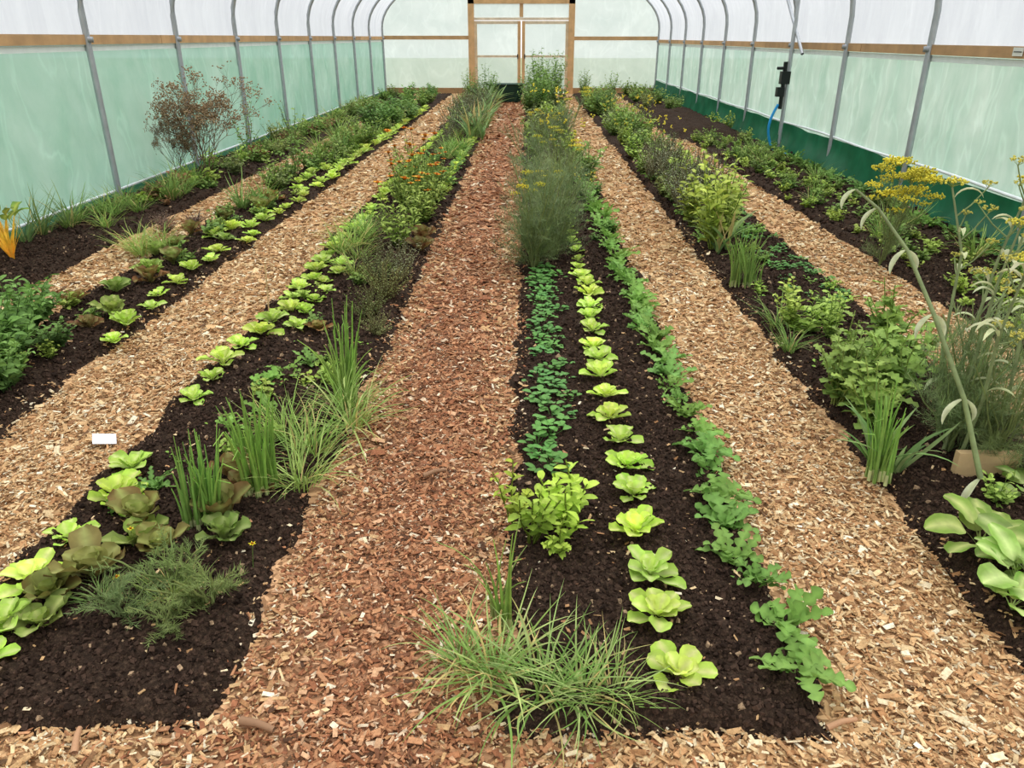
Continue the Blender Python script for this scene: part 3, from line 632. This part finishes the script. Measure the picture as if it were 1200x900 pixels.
# ---- bolted tall fennel on right with papery sheaths
mb=MB();sc=lin((150,166,114))
def stalk(P,r=.008):
    P=np.array(P,float);tube(mb,P,r,r*.45,sc,7,lin((140,150,108)));return P
tops=[[(1.62,2.7,.04),(1.68,2.75,.4),(1.74,2.8,.75),(1.8,2.82,1.02)],
      [(1.6,2.6,.04),(1.64,2.62,.4),(1.66,2.64,.7),(1.7,2.66,.9)],
      [(1.75,2.85,.04),(1.85,2.9,.4),(1.9,2.95,.75),(1.95,3.0,.95)],
      [(1.6,2.5,.04),(1.6,2.45,.35),(1.56,2.4,.6),(1.58,2.38,.85)],
      [(1.7,2.55,.04),(1.72,2.5,.3),(1.7,2.5,.6),(1.74,2.52,.78)],
      [(1.66,2.75,.04),(1.62,2.8,.4),(1.66,2.9,.75),(1.62,3.0,.98)]]
for P in tops:
    P=stalk(P,.008)
    for k in range(5):
        q=U(.45,1);b=np.array([np.interp(q*3,range(4),P[:,i]) for i in range(3)]);e=b+np.array([U(-.13,.13),U(-.1,.1),U(.04,.13)])
        tube(mb,[b,(b+e)/2+(0,0,-.01),e],.0035,.002,sc,5);umbel(mb,e,U(.02,.035),(222,214,110),9,.08)
    umbel(mb,P[-1],.045,(234,224,96),14,.08)
    for k in range(8):
        q=U(.2,.95);b=np.array([np.interp(q*3,range(4),P[:,i]) for i in range(3)]);leaf(mb,b,U(0,6.3),U(.07,.15),.02,U(.8,1.2),U(-1.4,-.6),J(lin((204,208,162))),None,'lance',.6,0,1,7,2)
P=stalk([(1.5,2.2,.18),(1.44,2.3,.42),(1.36,2.45,.66),(1.3,2.6,.84),(1.22,2.7,.96),(1.14,2.72,1.02)],.0095)
for b,a,l in((P[0],3.6,.13),(P[1],3.2,.11),(P[1],0.1,.1),(P[2],.3,.12),(P[2],3.3,.1),(P[3],.2,.1),(P[3],3.4,.1),(P[4],3.0,.09),(P[5],3.2,.08)):
    sp=leaf(mb,b,a,l,.026,-.7,-1.55,lin((226,228,196)),lin((206,212,164)),'lance',.9,0,1,8,2)
mb.build('bolted_fennel_stalks',LEAF)

# ---- small props
mb=MB();boxes(mb,np.array([[-1.68,2.68,.035]]),np.array([[.085,.065,.004]]),np.array([.5]),np.array([.25]),np.array([.2]),np.array([lin((240,240,245))]));mb.build('plant_label',PLAST,False)
mb=MB();tube(mb,[(-1.52,4.3,0),(-1.515,4.33,.3)],.005,.004,lin((200,170,120)),6);mb.build('bamboo_cane',STEM)
mb=MB();box(mb,(1.66,2.43,.09),(.22,.03,.12),lin((206,176,130)));mb.build('wooden_board',WOOD,False)
mb=MB()
for x,y,l,a,r in((-.62,1.30,.09,-.3,.011),(-.33,2.45,.09,.5,.01),(.55,1.12,.12,1.2,.012),(-1.02,1.25,.07,1.9,.009),(.75,1.33,.08,.3,.008),(.35,1.09,.1,.9,.01),(-.9,1.53,.07,2.5,.006),(.62,1.68,.08,1,.006)):
    tube(mb,[(x-l/2*cos(a),y-l/2*sin(a),.03),(x,y,.038),(x+l/2*cos(a),y+l/2*sin(a),.032)],r,r*.7,lin((168,128,96))*U(.7,1.3),7)
mb.build('wood_sticks',WOOD)

# ---------------------------------------------------------------- light & camera
w=bpy.data.worlds.new('overcast_sky');bpy.context.scene.world=w;w.use_nodes=True
bg=w.node_tree.nodes['Background'];bg.inputs[0].default_value=(.98,.98,1,1);bg.inputs[1].default_value=1.42
s=bpy.data.lights.new('sun','SUN');s.energy=5.9;s.angle=1.6;s.color=(1,.985,.955)
so=bpy.data.objects.new('sun',s);bpy.context.scene.collection.objects.link(so);so.rotation_euler=(math.radians(-12),math.radians(8),0)
cam=bpy.data.cameras.new('camera');cam.lens=27;cam.sensor_width=36;cam.clip_end=500
co=bpy.data.objects.new('camera',cam);bpy.context.scene.collection.objects.link(co)
co.location=(0,0,1.5);co.rotation_euler=(math.radians(65.7),0,math.radians(1.04))
bpy.context.scene.camera=co
bpy.context.scene.view_settings.view_transform='Standard'
